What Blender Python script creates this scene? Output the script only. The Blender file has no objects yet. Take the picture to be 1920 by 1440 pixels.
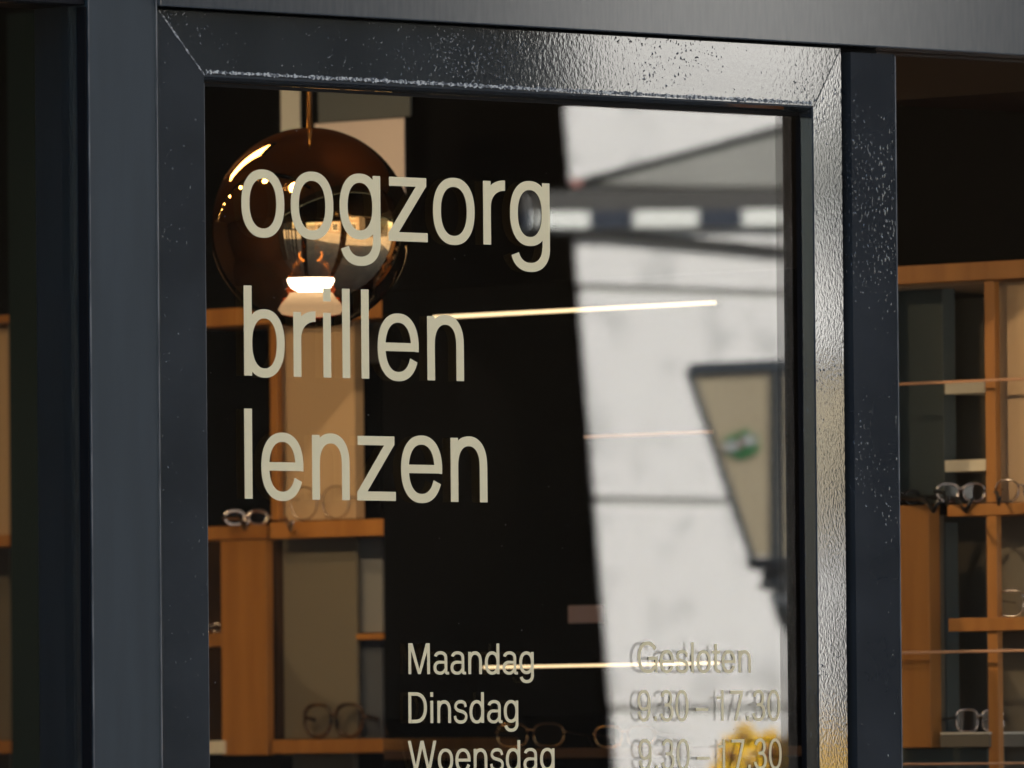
import bpy, bmesh, math, random
from mathutils import Vector, Matrix
random.seed(7)
R = math.radians
S = bpy.context.scene
COL = S.collection

# ------------------------------------------------------------------ camera
FPX = 20400.0                      # focal length in pixels of a 1920 wide frame
HEAD = R(44.0)                     # view direction measured from the facade normal
DIST = 10.7
EYE = 1.55
CAM = Vector((-DIST*math.sin(HEAD), -DIST*math.cos(HEAD), EYE))
PITCH = math.atan(731.0/FPX)
ROLL = 0.0088
hz = Vector((math.sin(HEAD), math.cos(HEAD), 0))
RT0 = Vector((math.cos(HEAD), -math.sin(HEAD), 0))
FW = (hz*math.cos(PITCH) + Vector((0, 0, math.sin(PITCH)))).normalized()
UP0 = RT0.cross(FW)
UPV = UP0*math.cos(ROLL) + RT0*math.sin(ROLL)
RTV = RT0*math.cos(ROLL) - UP0*math.sin(ROLL)
cd = bpy.data.cameras.new('camera')
cam = bpy.data.objects.new('camera', cd)
COL.objects.link(cam)
S.camera = cam
M4 = Matrix((RTV, UPV, -FW)).transposed().to_4x4()
M4.translation = CAM
cam.matrix_world = M4
cd.sensor_width = 36.0
cd.sensor_fit = 'HORIZONTAL'
cd.lens = FPX/1920*36
cd.clip_start = 0.1
cd.clip_end = 500
cd.dof.use_dof = True
cd.dof.focus_distance = 10.7
cd.dof.aperture_fstop = 15

# ------------------------------------------------------------------ light
SUN_EL, SUN_AZ = R(36), R(-35)      # azimuth measured from +Y towards +X
w = bpy.data.worlds.new('World')
S.world = w
w.use_nodes = True
nt = w.node_tree
sky = nt.nodes.new('ShaderNodeTexSky')
sky.sky_type = 'NISHITA'
sky.sun_disc = False
sky.sun_elevation = SUN_EL
sky.sun_rotation = SUN_AZ
nt.links.new(sky.outputs[0], nt.nodes['Background'].inputs[0])
nt.nodes['Background'].inputs[1].default_value = 0.09
sl = bpy.data.lights.new('sun', 'SUN')
sl.energy = 5
sl.angle = R(0.5)
sl.color = (1.0, 0.955, 0.885)
so = bpy.data.objects.new('sun', sl)
COL.objects.link(so)
tosun = Vector((math.sin(SUN_AZ)*math.cos(SUN_EL), math.cos(SUN_AZ)*math.cos(SUN_EL), math.sin(SUN_EL)))
so.rotation_euler = tosun.to_track_quat('Z', 'Y').to_euler()
so.location = (0, 0, 12)
S.view_settings.view_transform = 'Standard'
S.view_settings.look = 'None'
S.view_settings.gamma = 1
S.view_settings.exposure = 2.28
S.cycles.adaptive_threshold = .008
S.cycles.transparent_max_bounces = 16
S.cycles.max_bounces = 10
S.cycles.glossy_bounces = 6
S.cycles.caustics_reflective = False
S.cycles.sample_clamp_indirect = 6.0

# ------------------------------------------------------------------ rays
def ray(px, py):
    return (FW*FPX + RTV*(px-960) - UPV*(py-720)).normalized()
def aty(px, py, y=0.0):
    d = ray(px, py)
    return CAM + d*((y-CAM.y)/d.y)
def atx(px, py, x):
    d = ray(px, py)
    return CAM + d*((x-CAM.x)/d.x)
def mir(px, py, yv):               # what the glass shows at this place really stands out in the street
    p = aty(px, py, yv)
    return Vector((p.x, -p.y, p.z))

# ------------------------------------------------------------------ materials
def mat(name, col=(.5, .5, .5), rough=.5, metal=0, ior=1.5, emit=None, es=0, coat=0, spec=.5):
    m = bpy.data.materials.new(name)
    m.use_nodes = True
    b = m.node_tree.nodes['Principled BSDF']
    b.inputs['Base Color'].default_value = (*col, 1)
    b.inputs['Roughness'].default_value = rough
    b.inputs['Metallic'].default_value = metal
    b.inputs['IOR'].default_value = ior
    b.inputs['Specular IOR Level'].default_value = spec
    if coat: b.inputs['Coat Weight'].default_value = coat
    if emit:
        b.inputs['Emission Color'].default_value = (*emit, 1)
        b.inputs['Emission Strength'].default_value = es
    return m
def nodes(m): return m.node_tree.nodes, m.node_tree.links, m.node_tree.nodes['Principled BSDF']
def tex(m, scale, detail=3, rough=.5, stretch=(1, 1, 1), kind='ShaderNodeTexNoise'):
    N, L, b = nodes(m)
    tc = N.new('ShaderNodeTexCoord')
    mp = N.new('ShaderNodeMapping')
    mp.inputs['Scale'].default_value = stretch
    L.new(tc.outputs['Object'], mp.inputs[0])
    t = N.new(kind)
    t.inputs['Scale'].default_value = scale
    if kind == 'ShaderNodeTexNoise':
        t.inputs['Detail'].default_value = detail
        t.inputs['Roughness'].default_value = rough
    L.new(mp.outputs[0], t.inputs['Vector'])
    return t
def vary(m, c0, c1, scale, detail=3, stretch=(1, 1, 1), lo=.35, hi=.65):
    N, L, b = nodes(m)
    t = tex(m, scale, detail, stretch=stretch)
    r = N.new('ShaderNodeValToRGB')
    r.color_ramp.elements[0].position = lo; r.color_ramp.elements[0].color = (*c0, 1)
    r.color_ramp.elements[1].position = hi; r.color_ramp.elements[1].color = (*c1, 1)
    L.new(t.outputs[0], r.inputs[0])
    L.new(r.outputs[0], b.inputs['Base Color'])
    return m
def math_node(m, op, a, b=None):
    N, L, _ = nodes(m)
    n = N.new('ShaderNodeMath'); n.operation = op
    for i, v in enumerate((a, b)):
        if v is None: continue
        if isinstance(v, (int, float)): n.inputs[i].default_value = v
        else: L.new(v, n.inputs[i])
    return n.outputs[0]
def ramp(m, src, lo, hi):
    N, L, _ = nodes(m)
    n = N.new('ShaderNodeMapRange'); n.clamp = True
    n.inputs[1].default_value = lo; n.inputs[2].default_value = hi
    L.new(src, n.inputs[0])
    return n.outputs[0]
def bump(m, h, dist, strength=1.0):
    N, L, b = nodes(m)
    n = N.new('ShaderNodeBump')
    n.inputs['Distance'].default_value = dist
    n.inputs['Strength'].default_value = strength
    L.new(h, n.inputs['Height'])
    old = b.inputs['Normal'].links[0].from_socket if b.inputs['Normal'].links else None
    if old: L.new(old, n.inputs['Normal'])
    L.new(n.outputs[0], b.inputs['Normal'])
    return n

# thick glossy paint with orange peel and small runs
def gloss_paint(name, col, peel, stretch, spots, ior=1.8, rough=.07, pr=(.47, .68), fine=300):
    m = mat(name, col, rough, ior=ior)
    vary(m, tuple(c*.82 for c in col), tuple(c*1.15 for c in col), 9, 4)
    if peel:
        a = tex(m, fine, 2, .5, stretch)
        bump(m, a.outputs[0], peel)
    g = tex(m, 7, 2, .5)
    f = tex(m, 380, 1, .5, stretch)
    patch = ramp(m, g.outputs[0], *pr)
    thr = math_node(m, 'SUBTRACT', .76, math_node(m, 'MULTIPLY', patch, .13))
    d = math_node(m, 'SUBTRACT', f.outputs[0], thr)
    d = math_node(m, 'MULTIPLY', math_node(m, 'MAXIMUM', d, 0.0), 6.0)
    bump(m, d, spots)
    return m
PAINT_RAIL = gloss_paint('gloss_paint_rail', (.032, .035, .034), .000030, (1, 1, .75), .0013, 1.9, .04)
PAINT_STILE = gloss_paint('gloss_paint_stile', (.020, .024, .027), .000026, (1, 1, .6), .0014, 2.25, .05, fine=420)
PAINT_LEFT = gloss_paint('gloss_paint_left', (.027, .031, .033), .000012, (1, 1, .6), .0006, 1.5, .12, (.56, .95))
PAINT_POST = gloss_paint('paint_post_specks', (.030, .033, .035), 0, (1, 1, .5), .0007, 1.7, .03, (.42, .60))
SATIN = mat('satin_slate_paint', (.040, .049, .060), .42, spec=.3)
vary(SATIN, (.017, .026, .031), (.022, .032, .038), 14, 4, (3, 3, .4))
HEADER = mat('satin_header_paint', (.045, .052, .058), .15, ior=1.75)
vary(HEADER, (.034, .040, .043), (.044, .050, .052), 30, 5, (6, 1, 1))
hb = tex(HEADER, 90, 3, .5, (1.3, 1, .4)); bump(HEADER, hb.outputs[0], .000012)
BLACK = mat('black_rubber', (.006, .006, .007), .6, spec=.1)
EDGE = mat('painted_edge_highlight', (.16, .165, .165), .4)  # pale colour painted in for light caught on the arrises
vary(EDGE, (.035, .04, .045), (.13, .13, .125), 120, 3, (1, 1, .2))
SEAM = mat('filler_seam', (.3, .3, .29), .5)
vary(SEAM, (.03, .035, .04), (.42, .42, .40), 260, 2, lo=.42, hi=.58)
VINYL = mat('cream_vinyl', (.69, .59, .345), .6)

def glass_mat(name, ior, tint=(1, 1, 1)):
    m = bpy.data.materials.new(name); m.use_nodes = True
    N, L = m.node_tree.nodes, m.node_tree.links
    for n in list(N):
        if n.type == 'BSDF_PRINCIPLED': N.remove(n)
    out = [n for n in N if n.type == 'OUTPUT_MATERIAL'][0]
    tr = N.new('ShaderNodeBsdfTransparent'); tr.inputs[0].default_value = (*tint, 1)
    gl = N.new('ShaderNodeBsdfGlossy'); gl.inputs['Roughness'].default_value = 0.0
    geo = N.new('ShaderNodeNewGeometry')
    dot = N.new('ShaderNodeVectorMath'); dot.operation = 'DOT_PRODUCT'
    L.new(geo.outputs['Normal'], dot.inputs[0]); L.new(geo.outputs['Incoming'], dot.inputs[1])
    ab = N.new('ShaderNodeMath'); ab.operation = 'ABSOLUTE'; L.new(dot.outputs['Value'], ab.inputs[0])
    om = N.new('ShaderNodeMath'); om.operation = 'SUBTRACT'; om.inputs[0].default_value = 1; L.new(ab.outputs[0], om.inputs[1])
    pw = N.new('ShaderNodeMath'); pw.operation = 'POWER'; pw.inputs[1].default_value = 5; L.new(om.outputs[0], pw.inputs[0])
    r0 = ((ior-1)/(ior+1))**2
    mr = N.new('ShaderNodeMapRange'); mr.inputs[3].default_value = r0; mr.inputs[4].default_value = 1
    L.new(pw.outputs[0], mr.inputs[0])
    mx = N.new('ShaderNodeMixShader')
    L.new(mr.outputs[0], mx.inputs[0]); L.new(tr.outputs[0], mx.inputs[1]); L.new(gl.outputs[0], mx.inputs[2])
    L.new(mx.outputs[0], out.inputs[0])
    return m
GLASS = glass_mat('window_glass', 1.78)
LENS = glass_mat('lens_glass', 1.5)

# ------------------------------------------------------------------ builders
LOC = {}
def empty(name, label, cat, loc, group=None):
    o = bpy.data.objects.new(name, None); COL.objects.link(o)
    o.location = loc; LOC[o.name] = Vector(loc)
    tag(o, label, cat, group)
    return o
def tag(o, label, cat, group=None):
    o['label'] = label; o['category'] = cat
    if group: o['group'] = group
    return o
def obj(name, bm, m, parent=None, smooth=False, label=None):
    me = bpy.data.meshes.new(name)
    if parent is not None:
        off = LOC[parent.name]
        bmesh.ops.translate(bm, verts=bm.verts, vec=-off)
    bmesh.ops.recalc_face_normals(bm, faces=bm.faces)
    bm.to_mesh(me); bm.free()
    if smooth:
        for p in me.polygons: p.use_smooth = True
    me.materials.append(m)
    o = bpy.data.objects.new(name, me); COL.objects.link(o)
    if parent is not None:
        o.parent = parent; LOC[o.name] = LOC[parent.name]
    else: LOC[o.name] = Vector((0, 0, 0))
    if label: o['label'] = label
    return o
def struct(name, bm, m):
    o = obj(name, bm, m); o['kind'] = 'structure'; return o
def B(): return bmesh.new()
def box(bm, x0, x1, y0, y1, z0, z1, bev=0):
    vs = [bm.verts.new((x, y, z)) for x in (min(x0, x1), max(x0, x1)) for y in (min(y0, y1), max(y0, y1)) for z in (min(z0, z1), max(z0, z1))]
    fs = [bm.faces.new([vs[i] for i in q]) for q in ((0, 1, 3, 2), (4, 6, 7, 5), (0, 4, 5, 1), (2, 3, 7, 6), (0, 2, 6, 4), (1, 5, 7, 3))]
    if bev:
        es = list({e for f in fs for e in f.edges})
        bmesh.ops.bevel(bm, geom=es, offset=bev, segments=2, affect='EDGES', profile=.5)
    return bm
def prism(bm, pts, vec):           # planar polygon pushed along vec
    a = [bm.verts.new(p) for p in pts]; b = [bm.verts.new(Vector(p)+Vector(vec)) for p in pts]
    bm.faces.new(a); bm.faces.new(b[::-1])
    for i in range(len(pts)):
        j = (i+1) % len(pts)
        bm.faces.new((a[i], b[i], b[j], a[j]))
    return bm
def tube(bm, pts, r, seg=8, closed=False):
    pts = [Vector(p) for p in pts]; n = len(pts); rings = []
    for i, p in enumerate(pts):
        a = pts[(i-1) % n] if (closed or i) else pts[i]
        b = pts[(i+1) % n] if (closed or i < n-1) else pts[i]
        t = (b-a).normalized()
        u = t.cross(Vector((0, 0, 1)))
        if u.length < 1e-3: u = t.cross(Vector((1, 0, 0)))
        u.normalize(); v = t.cross(u)
        rr = r[i] if isinstance(r, (list, tuple)) else r
        rings.append([bm.verts.new(p + (u*math.cos(2*math.pi*k/seg) + v*math.sin(2*math.pi*k/seg))*rr) for k in range(seg)])
    for i in range(n if closed else n-1):
        a, b = rings[i], rings[(i+1) % n]
        for k in range(seg): bm.faces.new((a[k], a[(k+1) % seg], b[(k+1) % seg], b[k]))
    if not closed:
        bm.faces.new(rings[0]); bm.faces.new(rings[-1][::-1])
    return bm
def lathe(bm, prof, c, seg=48):
    rings = []
    for r, z in prof:
        if r < 1e-6: rings.append([bm.verts.new((c[0], c[1], c[2]+z))])
        else: rings.append([bm.verts.new((c[0]+r*math.cos(2*math.pi*k/seg), c[1]+r*math.sin(2*math.pi*k/seg), c[2]+z)) for k in range(seg)])
    for a, b in zip(rings, rings[1:]):
        for k in range(seg):
            k2 = (k+1) % seg
            f = [a[k % len(a)], a[k2 % len(a)], b[k2 % len(b)], b[k % len(b)]]
            g = []
            for v in f:
                if v not in g: g.append(v)
            bm.faces.new(g)
    return bm

# ------------------------------------------------------------------ ground and street
PAVE = mat('grey_paving', (.24, .22, .2), .85)
vary(PAVE, (.19, .175, .16), (.29, .27, .24), 1.4, 6)
bm = B(); g = [bm.verts.new(p) for p in ((-80, -80, 0), (80, -80, 0), (80, 80, 0), (-80, 80, 0))]; bm.faces.new(g)
struct('ground', bm, PAVE)

# ------------------------------------------------------------------ shop building and room
YG = 0.0                            # front face of the door glass
RENDERWALL = mat('shop_masonry', (.16, .14, .13), .8); vary(RENDERWALL, (.12, .11, .10), (.2, .18, .165), 5, 5)
DARKWALL = mat('dark_interior_paint', (.006, .006, .006), .7, spec=.08)
BROWN = mat('dark_brown_ceiling', (.024, .015, .011), .6, spec=.08)
FLOORM = mat('oak_floor', (.2, .12, .06), .45); vary(FLOORM, (.16, .09, .045), (.25, .15, .08), 6, 5, (1, 8, 1))
hzb = aty(1100, 57, -.032).z         # underside of the header
XP0 = aty(170, 720, -.027).x        # left post
XP1 = aty(297, 720, -.027).x
XD0 = aty(300, 720, -.022).x         # door leaf
XD1 = aty(1584, 720, -.022).x
XR0 = aty(1600, 720, -.026).x       # right post
XR1 = aty(1684, 720, -.026).x
sb = empty('shop_building', 'masonry shop building that carries the slate shopfront and its glazed door', 'building', (0, .06, 0))
bm = B()
box(bm, -9, 4, .06, .35, hzb+.42, 4.2)
box(bm, -9, -2.2, .06, .35, 0, hzb+.42)
box(bm, 2.2, 4, .06, .35, 0, hzb+.42)
obj('wall', bm, RENDERWALL, sb)
bm = B(); box(bm, -9.2, 4.2, -.1, 8, 4.2, 4.4); obj('roof', bm, BROWN, sb)
bm = B(); box(bm, -2.4, 1.66, .36, 6, 2.62, 2.72); obj('ceiling', bm, mat('oak_ceiling', (.34, .18, .09), .6), sb)
bm = B()
box(bm, 1.56, 1.66, .36, 6, .02, 2.62)
obj('room_wall', bm, DARKWALL, sb)
bm = B(); box(bm, -2.4, -2.3, .36, 6, .02, 2.62)
box(bm, -2.3, 1.56, 5.9, 6, .02, 2.62)
obj('room_wall', bm, mat('oak_wall', (.22, .11, .05), .6), sb)
bm = B(); box(bm, -2.3, 1.56, .36, 5.9, .004, .02); obj('floor', bm, FLOORM, sb)

# ------------------------------------------------------------------ shopfront (fixed parts)
sf = empty('shopfront_frame', 'slate grey shopfront frame with posts and header around the glazed door', 'shopfront', (XP0, 0, 0))
bm = B(); box(bm, XP0, XP1, -.027, .05, 0, hzb+.42, .0012)
obj('post', bm, SATIN, sf, label='matt slate post left of the door')
bm = prism(B(), [(XR0, .05, 0), (XR0, -.0268, 0), (XR1, -.0255, 0), (XR1, .05, 0)], (0, 0, hzb-.006))   # face turned a touch, shaped to mirror only the dark
obj('post', bm, PAINT_POST, sf, label='glossy navy post right of the door, speckled with paint blisters')
bm = B(); box(bm, XP1+.0015, 2.2, -.032, .055, hzb, hzb+.42, .0015)
obj('header_beam', bm, HEADER, sf, label='satin grey header beam above the door')
bm = B(); box(bm, XP1+.002, XR1+.0, .0, .05, hzb-.012, hzb-.0005); obj('gap_seal', bm, BLACK, sf)
bm = B(); box(bm, XD1-.004, XR0+.004, -.004, .04, 0, hzb-.013); obj('gap_seal', bm, BLACK, sf)
ztl = aty(60, 8, .0).z
bm = B(); box(bm, -2.2, XP0-.0015, -.024, .05, ztl, hzb+.42, .001); obj('header_beam', bm, BLACK, sf, label='black top frame over the left pane')
bm = B(); box(bm, XP0-.0005, XP0-.0022, -.0255, -.0135, 0, ztl-.002); obj('gap_seal', bm, BLACK, sf)
bm = B(); box(bm, -2.2, XP0-.003, -.013, -.008, .0, ztl-.001); obj('window_pane', bm, GLASS, sf)
bm = B(); box(bm, XR1+.001, 2.2, .006, .011, .0, hzb-.001); obj('window_pane', bm, GLASS, sf)
for x in (-1.95, -1.6, -1.25, -.95):  # bars out of view, added for the grid mirrored in the globe
    bm = B(); box(bm, x-.018, x+.018, -.02, .02, 0, ztl-.003); obj('globe_grid_bar', bm, SATIN, sf)
for z in (.9, 1.3, 2.0):
    bm = B(); box(bm, -2.2, -.88, -.0179, .0179, z-.015, z+.015); obj('globe_grid_bar', bm, SATIN, sf)
# arris highlights, painted as thin pale strips
bm = B(); box(bm, XP0-.0004, XP0+.0009, -.0278, -.0268, 0, hzb+.41); obj('edge_highlight', bm, EDGE, sf)
bm = B(); box(bm, XP1-.0005, XP1+.0009, -.0282, -.0272, 0, hzb+.41); obj('edge_highlight', bm, EDGE, sf)
bm = B(); box(bm, XR1-.0009, XR1+.0003, -.0268, -.0258, 0, hzb-.008); obj('edge_highlight', bm, EDGE, sf)

# ------------------------------------------------------------------ the door
YF = -.022
zt = aty(1100, 62, YF).z            # top of leaf
XI0 = aty(389, 720, YF).x           # opening in the leaf
XI1 = aty(1506, 720, -.0065).x
zi = aty(960, 181, YF).z            # bottom of top rail
XB1 = aty(1530, 720, YF).x          # inner edge of the flat face, right
zb = aty(960, 169, YF).z            # bottom of the flat face, top
door = empty('shop_door', 'slate painted glazed shop door with cream lettering and opening hours on its pane', 'door', ((XD0+XD1)/2, 0, 0))
def frame_piece(profile_a, profile_b):  # joins two end outlines (mitred)
    bm = B()
    a = [bm.verts.new(p) for p in profile_a]; b = [bm.verts.new(p) for p in profile_b]
    bm.faces.new(a); bm.faces.new(b[::-1])
    for i in range(len(a)):
        j = (i+1) % len(a); bm.faces.new((a[i], b[i], b[j], a[j]))
    return bm
YBK = -.0012
YB = -.0065
bv = .0012
# top rail: flat face, bead that slopes back, soffit
def rail_prof(xo, xf, xi, dx):
    return [(xo, YF+bv, zt), (xo+dx*bv, YF, zt-bv), (xf, YF, zb), (xf+dx*.001, YF+.0015, zb-.002), (xi, YB, zi), (xi, YBK, zi), (xo, YBK, zt)]
top = frame_piece(rail_prof(XD0, XI0-.0015, XI0, 1), rail_prof(XD1, XB1, XI1, -1))
obj('top_rail', top, PAINT_RAIL, door)
e = .0007                           # open mitre joint
zlow = .12
ls = frame_piece([(XD0, YF+bv, zt-e), (XD0+bv, YF, zt-bv-e), (XI0-.0015, YF, zb-e-.001), (XI0, YF+.002, zi-e), (XI0, YBK, zi-e), (XD0, YBK, zt-e)],
                 [(XD0, YF+bv, zlow), (XD0+bv, YF, zlow), (XI0-.0015, YF, zlow), (XI0, YF+.002, zlow), (XI0, YBK, zlow), (XD0, YBK, zlow)])
obj('left_stile', ls, PAINT_LEFT, door)
rs = frame_piece([(XD1, YF+bv, zt-e), (XD1-bv, YF, zt-bv-e), (XB1, YF, zb-e), (XB1-.001, YF+.0015, zb-.002-e), (XI1, YB, zi-e), (XI1, YBK, zi-e), (XD1, YBK, zt-e)],
                 [(XD1, YF+bv, zlow), (XD1-bv, YF, zlow), (XB1, YF, zlow), (XB1-.001, YF+.0015, zlow), (XI1, YB, zlow), (XI1, YBK, zlow), (XD1, YBK, zlow)])
obj('right_stile', rs, PAINT_STILE, door)
bm = B(); box(bm, XD0, XD1, YF, YBK, .01, zlow-.001, .001); obj('bottom_rail', bm, PAINT_LEFT, door)
# mitre seams
def seam(p, q, n, wd):
    bm = B()
    p, q = Vector(p), Vector(q); d = (q-p); side = Vector((-d.z, 0, d.x)).normalized()
    L_, R_ = [], []
    for i in range(n+1):
        t = i/n; c = p + d*t; ww = wd*random.uniform(.25, 1.0)
        L_.append(bm.verts.new(c+side*ww)); R_.append(bm.verts.new(c-side*ww*random.uniform(.3, 1)))
    for i in range(n): bm.faces.new((L_[i], L_[i+1], R_[i+1], R_[i]))
    r = bmesh.ops.extrude_face_region(bm, geom=list(bm.faces))
    bmesh.ops.translate(bm, verts=[v for v in r['geom'] if isinstance(v, bmesh.types.BMVert)], vec=(0, -.0003, 0))
    return bm
obj('joint_seam', seam((XD0+.002, YF-.0001, zt-.002), (XI0-.001, YF-.0001, zb-.001), 90, .0014), SEAM, door)
obj('joint_seam', seam((XD1-.002, YF-.0001, zt-.002), (XB1+.001, YF-.0001, zb-.001), 60, .0008), PAINT_LEFT, door)
DUST = mat('grey_dust', (.42, .42, .39), .8)
vary(DUST, (.05, .055, .06), (.46, .46, .42), 420, 2, lo=.45, hi=.6)
obj('dirt_line', seam((XI0+.001, YF-.0001, zb+.0022), (XB1-.002, YF-.0001, zb+.0022), 400, .0030), DUST, door)
bm = B()
for i in range(90):
    x = random.uniform(XI0+.01, XI1-.01); z = random.uniform(1.55, zi-.02); r_ = random.uniform(.0002, .0006)
    vs = [bm.verts.new((x+r_*random.uniform(.5, 1)*math.cos(a), -.0003, z+r_*random.uniform(.5, 1.4)*math.sin(a))) for a in (0, 1.3, 2.6, 3.9, 5.1)]
    bm.faces.new(vs)
du = obj('dust', bm, mat('pale_dust', (.35, .34, .32), .9), door); du['kind'] = 'stuff'
# left stile arris highlights, painted pale
bm = B(); box(bm, XI0-.0004, XI0+.0005, YF+.0015, YF+.003, zlow, zi-.002); obj('edge_highlight', bm, EDGE, door)
bm = B(); box(bm, XD0-.0005, XD0+.0004, YF+.0004, YF+.002, zlow, zt-.003); obj('edge_highlight', bm, EDGE, door)
# gasket round the glass
gz = aty(960, 191, -.001).z
bm = B(); box(bm, XI0+.0002, XI1-.0002, -.006, -.0002, gz, zi-.0004); obj('gasket', bm, BLACK, door)
bm = B(); box(bm, XI1-.0010, XI1-.0002, -.006, -.0002, zlow, gz-.0002); obj('gasket', bm, BLACK, door)
# pane
bm = B(); box(bm, XI0-.008, XI1+.008, 0, .0052, zlow-.01, zi+.008); pane = obj('glass_pane', bm, GLASS, door)

# ------------------------------------------------------------------ lettering
class Pen:
    def __init__(s): s.polys = []
    def poly(s, pts): s.polys.append([('p', pts)])
    def rect(s, x0, y0, x1, y1): s.poly([(x0, y0), (x1, y0), (x1, y1), (x0, y1)])
    def ring(s, cx, cy, rx, ry, tx, ty, a0=0, a1=360, n=None, e=2.25):
        n = n or max(8, int(abs(a1-a0)/6))
        def pt(a, x, y, ex):
            c, q = math.cos(R(a)), math.sin(R(a))
            return (cx+x*math.copysign(abs(c)**(2/ex), c), cy+y*math.copysign(abs(q)**(2/ex), q))
        o = [pt(a0+(a1-a0)*i/n, rx, ry, e) for i in range(n+1)]
        k = [pt(a0+(a1-a0)*i/n, rx-tx, ry-ty, e) for i in range(n+1)]
        s.polys.append([('s', o, k)])
    def stroke(s, pts, wd):
        P = []
        n = len(pts)
        for i in range(n-1):
            p0, p1, p2, p3 = pts[max(i-1, 0)], pts[i], pts[i+1], pts[min(i+2, n-1)]
            for j in range(6):
                t = j/6
                P.append(tuple(.5*((2*p1[k]) + (-p0[k]+p2[k])*t + (2*p0[k]-5*p1[k]+4*p2[k]-p3[k])*t*t + (-p0[k]+3*p1[k]-3*p2[k]+p3[k])*t**3) for k in (0, 1)))
        P.append(pts[-1])
        o, q = [], []
        for i, p in enumerate(P):
            a, b = P[max(i-1, 0)], P[min(i+1, len(P)-1)]
            d = math.hypot(b[0]-a[0], b[1]-a[1]); nx, ny = -(b[1]-a[1])/d, (b[0]-a[0])/d
            o.append((p[0]+nx*wd/2, p[1]+ny*wd/2)); q.append((p[0]-nx*wd/2, p[1]-ny*wd/2))
        s.polys.append([('s', o, q)])
V_, H_ = 92, 74
def glyph(ch):
    p = Pen()
    if ch == 'o': p.ring(278, 258, 242, 272, V_, H_); return p, 556
    if ch == 'b': p.rect(62, 0, 154, 714); p.ring(297, 258, 233, 272, V_, H_); return p, 568
    if ch == 'd': p.rect(414, 0, 506, 714); p.ring(271, 258, 233, 272, V_, H_); return p, 568
    if ch == 'g':
        p.rect(414, -10, 502, 517); p.ring(267, 266, 233, 265, V_, H_)
        p.ring(270, -10, 232, 200, V_, H_, 197, 360); return p, 564
    if ch == 'z':
        p.rect(38, 444, 468, 517); p.rect(28, 0, 480, 73); p.poly([(28, 66), (142, 66), (468, 452), (352, 452)]); return p, 508
    if ch == 'r': p.rect(64, 0, 154, 517); p.ring(322, 300, 258, 226, V_-2, 84, 90, 180); return p, 344
    if ch == 'i': p.rect(66, 0, 156, 517); p.rect(66, 608, 156, 714); return p, 222
    if ch == 'l': p.rect(66, 0, 156, 714); return p, 222
    if ch == 'e':
        p.ring(278, 258, 242, 272, V_, H_, -6, 337); p.rect(110, 226, 519, 294); return p, 556
    if ch == 'n':
        p.rect(64, 0, 154, 517); p.ring(281, 290, 217, 241, 90, 80, 0, 180); p.rect(408, 0, 498, 290); return p, 556
    if ch == 'a':
        p.ring(264, 372, 212, 159, 88, 72, 0, 165); p.rect(388, 66, 476, 372)
        p.ring(470, 66, 82, 74, 88, 62, 180, 270); p.rect(466, -8, 528, 56)
        p.ring(246, 150, 212, 163, 90, 70, 80, 290); p.rect(240, 244, 392, 308)
        p.stroke([(260, 22), (330, 42), (400, 105), (432, 170)], 70); return p, 542
    if ch == 's':
        p.stroke([(418, 372), (388, 452), (322, 488), (250, 494), (165, 480), (100, 425), (98, 352), (160, 300), (255, 275), (360, 245), (425, 190), (425, 105), (365, 42), (262, 22), (165, 36), (95, 85), (72, 165)], 76); return p, 500
    if ch == 't':
        p.rect(92, 104, 182, 672); p.rect(14, 448, 282, 517); p.ring(250, 104, 158, 112, 90, 70, 180, 270); p.rect(248, -8, 284, 62); return p, 304
    if ch == 'M':
        p.rect(76, 0, 164, 714); p.rect(668, 0, 756, 714)
        p.poly([(90, 714), (204, 714), (458, 0), (374, 0)]); p.poly([(628, 714), (742, 714), (458, 0), (374, 0)]); return p, 832
    if ch == 'D':
        p.rect(80, 0, 174, 714); p.ring(310, 357, 360, 357, 95, 80, -90, 90); p.rect(172, 634, 312, 714); p.rect(172, 0, 312, 80); return p, 715
    if ch == 'W':
        for a, b, c, d in ((14, 112, 310, 222), (414, 516, 310, 222), (414, 516, 722, 632), (820, 918, 722, 632)):
            p.poly([(a, 714), (b, 714), (c, 0), (d, 0)])
        return p, 932
    if ch == 'G':
        p.ring(384, 357, 346, 371, 95, 80, 33, 326); p.rect(398, 296, 712, 374); p.rect(636, 0, 712, 374); return p, 760
    if ch == '9':
        p.ring(270, 476, 232, 240, 88, 70); p.ring(266, 370, 244, 384, 90, 70, -158, 25); return p, 556
    if ch == '3':
        p.ring(266, 522, 206, 193, 90, 70, -88, 168); p.ring(268, 200, 240, 214, 92, 72, -172, 88); p.rect(196, 338, 290, 408); return p, 556
    if ch == '0': p.ring(278, 350, 238, 364, 90, 72); return p, 556
    if ch == '1': p.rect(262, 0, 350, 709); p.rect(98, 502, 270, 566); return p, 556
    if ch == '7': p.rect(44, 622, 512, 700); p.poly([(414, 630), (512, 630), (286, 0), (186, 0)]); return p, 556
    if ch == '.': p.rect(90, 0, 186, 104); return p, 278
    if ch == '–': p.rect(22, 228, 478, 296); return p, 500
    return p, 210
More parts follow.
